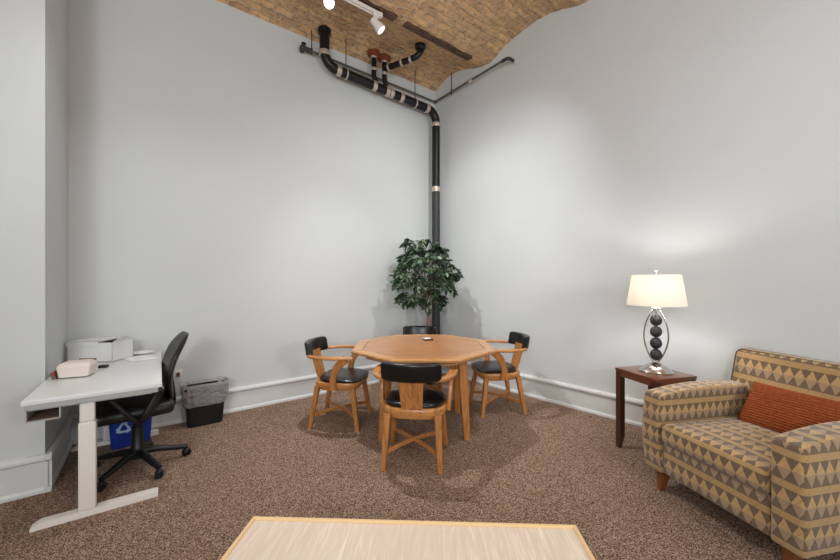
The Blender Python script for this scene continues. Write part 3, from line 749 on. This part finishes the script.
def bagring(w_, d_, z, amp):
    out = []
    for k in range(72):
        a = 2*PI*k/72; c_, s_ = math.cos(a), math.sin(a)
        x = abs(c_)**.42*math.copysign(w_/2, c_); y = abs(s_)**.42*math.copysign(d_/2, s_)
        n1 = noise.noise(Vector((c_*4.5, s_*4.5, z*13)))+.5*noise.noise(Vector((c_*13, s_*13, z*20))); n2 = noise.noise(Vector((c_*3, s_*3, 7)))
        out.append(Vector((x*(1.025+n1*amp/w_*1.2), y*(1.09+n1*amp/d_*.6), z+.012*n2)))
    return out
for w_, d_, z, am in ((.332, .174, .19, .010), (.350, .182, .20, .016), (.362, .190, .24, .026), (.372, .192, .29, .028), (.384, .196, .34, .024), (.392, .198, .375, .012), (.388, .196, .392, .006), (.380, .190, .396, .005), (.368, .182, .390, .006), (.345, .160, .34, .010), (.31, .14, .25, .02), (.28, .13, .10, .02)):
    rings.append(bagring(w_, d_, z, am))
loft(bb, rings, cap=False); link('bin_liner', bb, M['bag'], wb, angle=80)

# wall socket behind the office chair
ow = rm(-3.235, 0, .446); ot = thing('wall_socket', 'white wall socket with a dark plug on the left wall beside the office chair', 'socket', ow, lang)
bb = new(); box(bb, -.036, .036, -.007, 0, -.058, .058, .003); link('face_plate', bb, M['trim'], ot)
bb = new(); box(bb, -.014, .014, -.035, -.008, -.002, .036, .005); link('plug', bb, M['beam'], ot)

# ------------------------------------------------------------ side table and lamp
st = thing('side_table', 'small square dark cherry side table between the right wall and the armchair', 'table', (1.843, 2.835, 0), R(-75.5)+PI/2)
a_ = .191; SH = .65
bb = new(); box(bb, -a_, a_, -a_, a_, SH-.022, SH, .003); link('tabletop', bb, M['cherry'], st)
bb = new()
for s in (-1, 1): box(bb, -a_+.045, a_-.045, s*(a_-.014)-.010, s*(a_-.014)+.010, SH-.062, SH-.021, .001); box(bb, s*(a_-.014)-.010, s*(a_-.014)+.010, -a_+.045, a_-.045, SH-.062, SH-.021, .001)
link('apron', bb, M['cherry'], st)
for sx in (-1, 1):
    for sy in (-1, 1):
        bb = new(); rings = []
        for wd, z in ((.046, SH-.0215), (.046, .10), (.030, 0)):
            ox = sx*(a_-.004); oy = sy*(a_-.004); rings.append([Vector((ox-sx*p*wd, oy-sy*q*wd, z)) for p, q in ((0, 0), (1, 0), (1, 1), (0, 1))])
        loft(bb, rings); link('leg', bb, M['cherry_leg'], st, smooth=False)
lm = thing('table_lamp', 'nickel table lamp with four stacked dark stones and a white drum shade', 'lamp', (1.852, 2.825, SH), R(-33))
bb = new(); lathe(bb, [(.02, 0), (.108, 0), (.112, .006), (.108, .014), (.084, .038), (.060, .054), (.034, .060), (.02, .066)], 40, sx=1.05, sy=.9)
for k, v in enumerate(bb.verts):
    a = math.atan2(v.co.y, v.co.x); rad = v.co.xy.length
    if v.co.z > .01: v.co.z -= .005*abs(math.cos(3*a))*(rad/.11)
link('base', bb, M['chrome'], lm)
bb = new(); lathe(bb, [(.018, .058), (.034, .062), (.036, .070), (.018, .076), (.014, .086)], 24); link('collar', bb, M['chrome'], lm)
for s in (-1, 1):
    bb = new(); sweep(bb, spline([(s*.012, 0, .075), (s*.045, 0, .13), (s*.072, 0, .21), (s*.081, 0, .285), (s*.070, 0, .37), (s*.044, 0, .445), (s*.014, 0, .492)], 6), (.018, .011), side=(0, 1, 0), r=.45)
    link('loop', bb, M['chrome'], lm)
bb = new(); tube(bb, [(0, 0, .07), (0, 0, .51)], .006, 8); link('rod', bb, M['chrome'], lm)
bb = new(); lathe(bb, [(.012, .485), (.03, .492), (.034, .50), (.022, .508), (.018, .54), (.018, .58)], 20); link('socket', bb, M['chrome'], lm)
for k, z in enumerate((.135, .225, .315, .405)):
    bb = bmesh.new(); bmesh.ops.create_uvsphere(bb, u_segments=24, v_segments=14, radius=1)
    for v in bb.verts:
        n_ = 1+.04*noise.noise(v.co*1.4+Vector((k*5, 0, 0))); v.co = Vector((v.co.x*.041*n_, v.co.y*.041*n_, v.co.z*.0455*n_+z))
    link('stone', bb, M['stone'], lm)
bb = new(); lathe(bb, [(.203, .522), (.166, .760), (.164, .760), (.201, .522)], 56, cap=False); sh = link('lamp_shade', bb, M['shade'], lm)
bb = new(); tube(bb, [(0, 0, .745), (0, 0, .790)], .005, 8)
for k in range(3):
    a = k*2*PI/3; tube(bb, [(0, 0, .755), (.164*math.cos(a), .164*math.sin(a), .755)], .002, 6)
q = bmesh.new(); bmesh.ops.create_uvsphere(q, u_segments=14, v_segments=8, radius=.011); merge(bb, q, Matrix.Translation((0, 0, .795))); link('finial', bb, M['chrome'], lm)
bl_ = bpy.data.lights.new('lamp_bulb', 'POINT'); bl_.energy = 8.6; bl_.color = (1, .975, .95); bl_.shadow_soft_size = .035
blo = bpy.data.objects.new('lamp_bulb', bl_); COL.objects.link(blo); blo.location = (1.852, 2.825, SH+.665)

# ------------------------------------------------------------ armchair
ac = thing('armchair', 'wide armchair in tan and brown triangle patterned fabric at the right', 'armchair', (1.595, 2.0, 0), math.atan2(-.978, .207))
def aprt(name, bb, ou=0.0, ov=0.0):
    box_uv(bb, ou, ov); return link(name, bb, M['uph'], ac)
def armfn(sg):
    def fn(co):
        x, y, z = co
        k = max(0, (z-.35)/.3)
        top = -.040*((y-.42)/.42)**2 if y < .42 else -.012*((y-.42)/.3)**2
        z = z+top*k
        x = x+sg*.012*math.sin(max(0, min(1, (z-.15)/.5))*PI)
        y = y-.014*math.sin(max(0, min(1, (z-.15)/.5))*PI) if y < .1 else y
        return (x, y, z)
    return fn
for sg in (-1, 1):
    x0, x1 = (-.43, -.295) if sg < 0 else (.295, .43)
    b2 = soft_box(x0, x1, 0, .74,   .135, .672, .020, 4, armfn(sg), 10); aprt('armrest', b2)
b2 = soft_box(-.30, .30, .012, .74, .140, .338, .018, 3, None, 6); aprt('seat_rail', b2, 0, .035)
def cushfn(co):
    x, y, z = co
    if z > .40: z += .024*(1-(x/.295)**2)*(1-((y-.32)/.36)**2)
    y = y-.012*(1-((z-.4)/.07)**2) if y < .1 else y
    return (x, y, z)
b2 = soft_box(-.293, .293, -.004, .665, .338, .462, .028, 4, cushfn, 8); aprt('seat_cushion', b2, .01, -.01)
def backfn(co):
    x, y, z = co
    lean = max(0, z-.40)*.22
    if y < .72: y = y+lean-.018*(1-(x/.43)**2)*(1 if z > .4 else 0)
    else: y = y+max(0, z-.40)*.16
    return (x, y, z)
b2 = soft_box(-.428, .428, .655, .815, .14, .890, .040, 5, backfn, 10); aprt('backrest', b2, 0, .02)
def bk(x, z): return (x, .655+.012+max(0, z-.40)*.22-.018*(1-(x/.43)**2)*(1 if z > .4 else 0), z)
pp = [bk(-.419, z/100) for z in range(62, 85, 3)]+[bk(-.419+.04*(1-math.cos(R(a))), .842+.040*math.sin(R(a))) for a in range(15, 91, 15)]
pp += [(-q[0], q[1], q[2]) for q in reversed(pp)]
bb = new(); tube(bb, pp, .006, 8); link('piping', bb, M['piping'], ac)
for sx in (-1, 1):
    for (y, dy) in ((.075, -.02), (.76, .03)):
        bb = new(); sweep(bb, [(sx*.345, y, .15), (sx*.350, y+dy, 0)], [(.062, .062), (.034, .034)], side=(1, 0, 0), r=.1); link('leg', bb, M['leg_wood'], ac)
# corduroy lumbar pillow leaning on the back
pw = thing('throw_pillow', 'rust orange corduroy lumbar pillow leaning on the armchair back', 'pillow', (0, 0, 0), 0)
bb = bmesh.new(); NX, NZ = 36, 120; W, Hh = .29, .145; gr = {}
for sd in (0, 1):
    for i in range(NX+1):
        for j in range(NZ+1):
            u = -1+2*i/NX; v_ = -1+2*j/NZ
            th = .058*(max(0, (1-u**4))*max(0, (1-v_**4)))**.55
            rib = .0042*math.sin(j/NZ*2*PI*18)*(1 if th > .008 else .3)
            shr = 1-.03*(1-v_**2)
            gr[(sd, i, j)] = bb.verts.new((u*W*shr*(1-.0*abs(v_)), (1 if sd else -1)*(th+rib+.002), v_*Hh*(1-.05*(1-u*u))))
    for i in range(NX):
        for j in range(NZ):
            q4 = [gr[(sd, i, j)], gr[(sd, i+1, j)], gr[(sd, i+1, j+1)], gr[(sd, i, j+1)]]
            bb.faces.new(q4 if sd == 0 else q4[::-1])
bmesh.ops.remove_doubles(bb, verts=bb.verts, dist=.0045) if False else None
edge = [(i, 0) for i in range(NX)]+[(NX, j) for j in range(NZ)]+[(i, NZ) for i in range(NX, 0, -1)]+[(0, j) for j in range(NZ, 0, -1)]
for k in range(len(edge)):
    a, c = edge[k], edge[(k+1) % len(edge)]
    bb.faces.new((gr[(0,)+a], gr[(1,)+a], gr[(1,)+c], gr[(0,)+c]))
bmesh.ops.recalc_face_normals(bb, faces=bb.faces)
link('cushion', bb, M['rust_cord'], pw, angle=70)
am = Matrix.Translation((1.595, 2.0, 0))@Matrix.Rotation(math.atan2(-.978, .207), 4, 'Z')
pm = am@Matrix.Translation((.048, .605, .584))@Matrix.Rotation(R(-33), 4, 'X')@Matrix.Rotation(R(-1), 4, 'Y')
pw.location = pm.to_translation(); pw.rotation_euler = pm.to_euler()

# ------------------------------------------------------------ low table in the foreground
CT = .44
ct = thing('coffee_table', 'low blonde wood table with a thin raised rim in the foreground', 'table', (-.045, 1.085, 0), R(-2.3))
hw, hd = .625, .31
bb = new(); box(bb, -hw+.012, hw-.012, -hd+.012, hd-.012, CT-.032, CT-.008); link('tabletop', bb, M['blonde'], ct, smooth=False)
bb = new()
pr = [(-.0135, CT-.036), (0, CT-.036), (0, CT-.002), (-.002, CT), (-.0115, CT), (-.0135, CT-.002)]
rings = [[Vector((sx*(hw+x), sy*(hd+x), z)) for x, z in pr] for sx, sy in ((-1, -1), (1, -1), (1, 1), (-1, 1), (-1, -1))]
loft(bb, rings, cap=False); link('rim', bb, M['blonde_rim'], ct, smooth=False)
for sx in (-1, 1):
    for sy in (-1, 1):
        bb = new(); box(bb, sx*(hw-.075)-.022, sx*(hw-.075)+.022, sy*(hd-.06)-.022, sy*(hd-.06)+.022, 0, CT-.032, .003); link('leg', bb, M['blonde_rim'], ct)
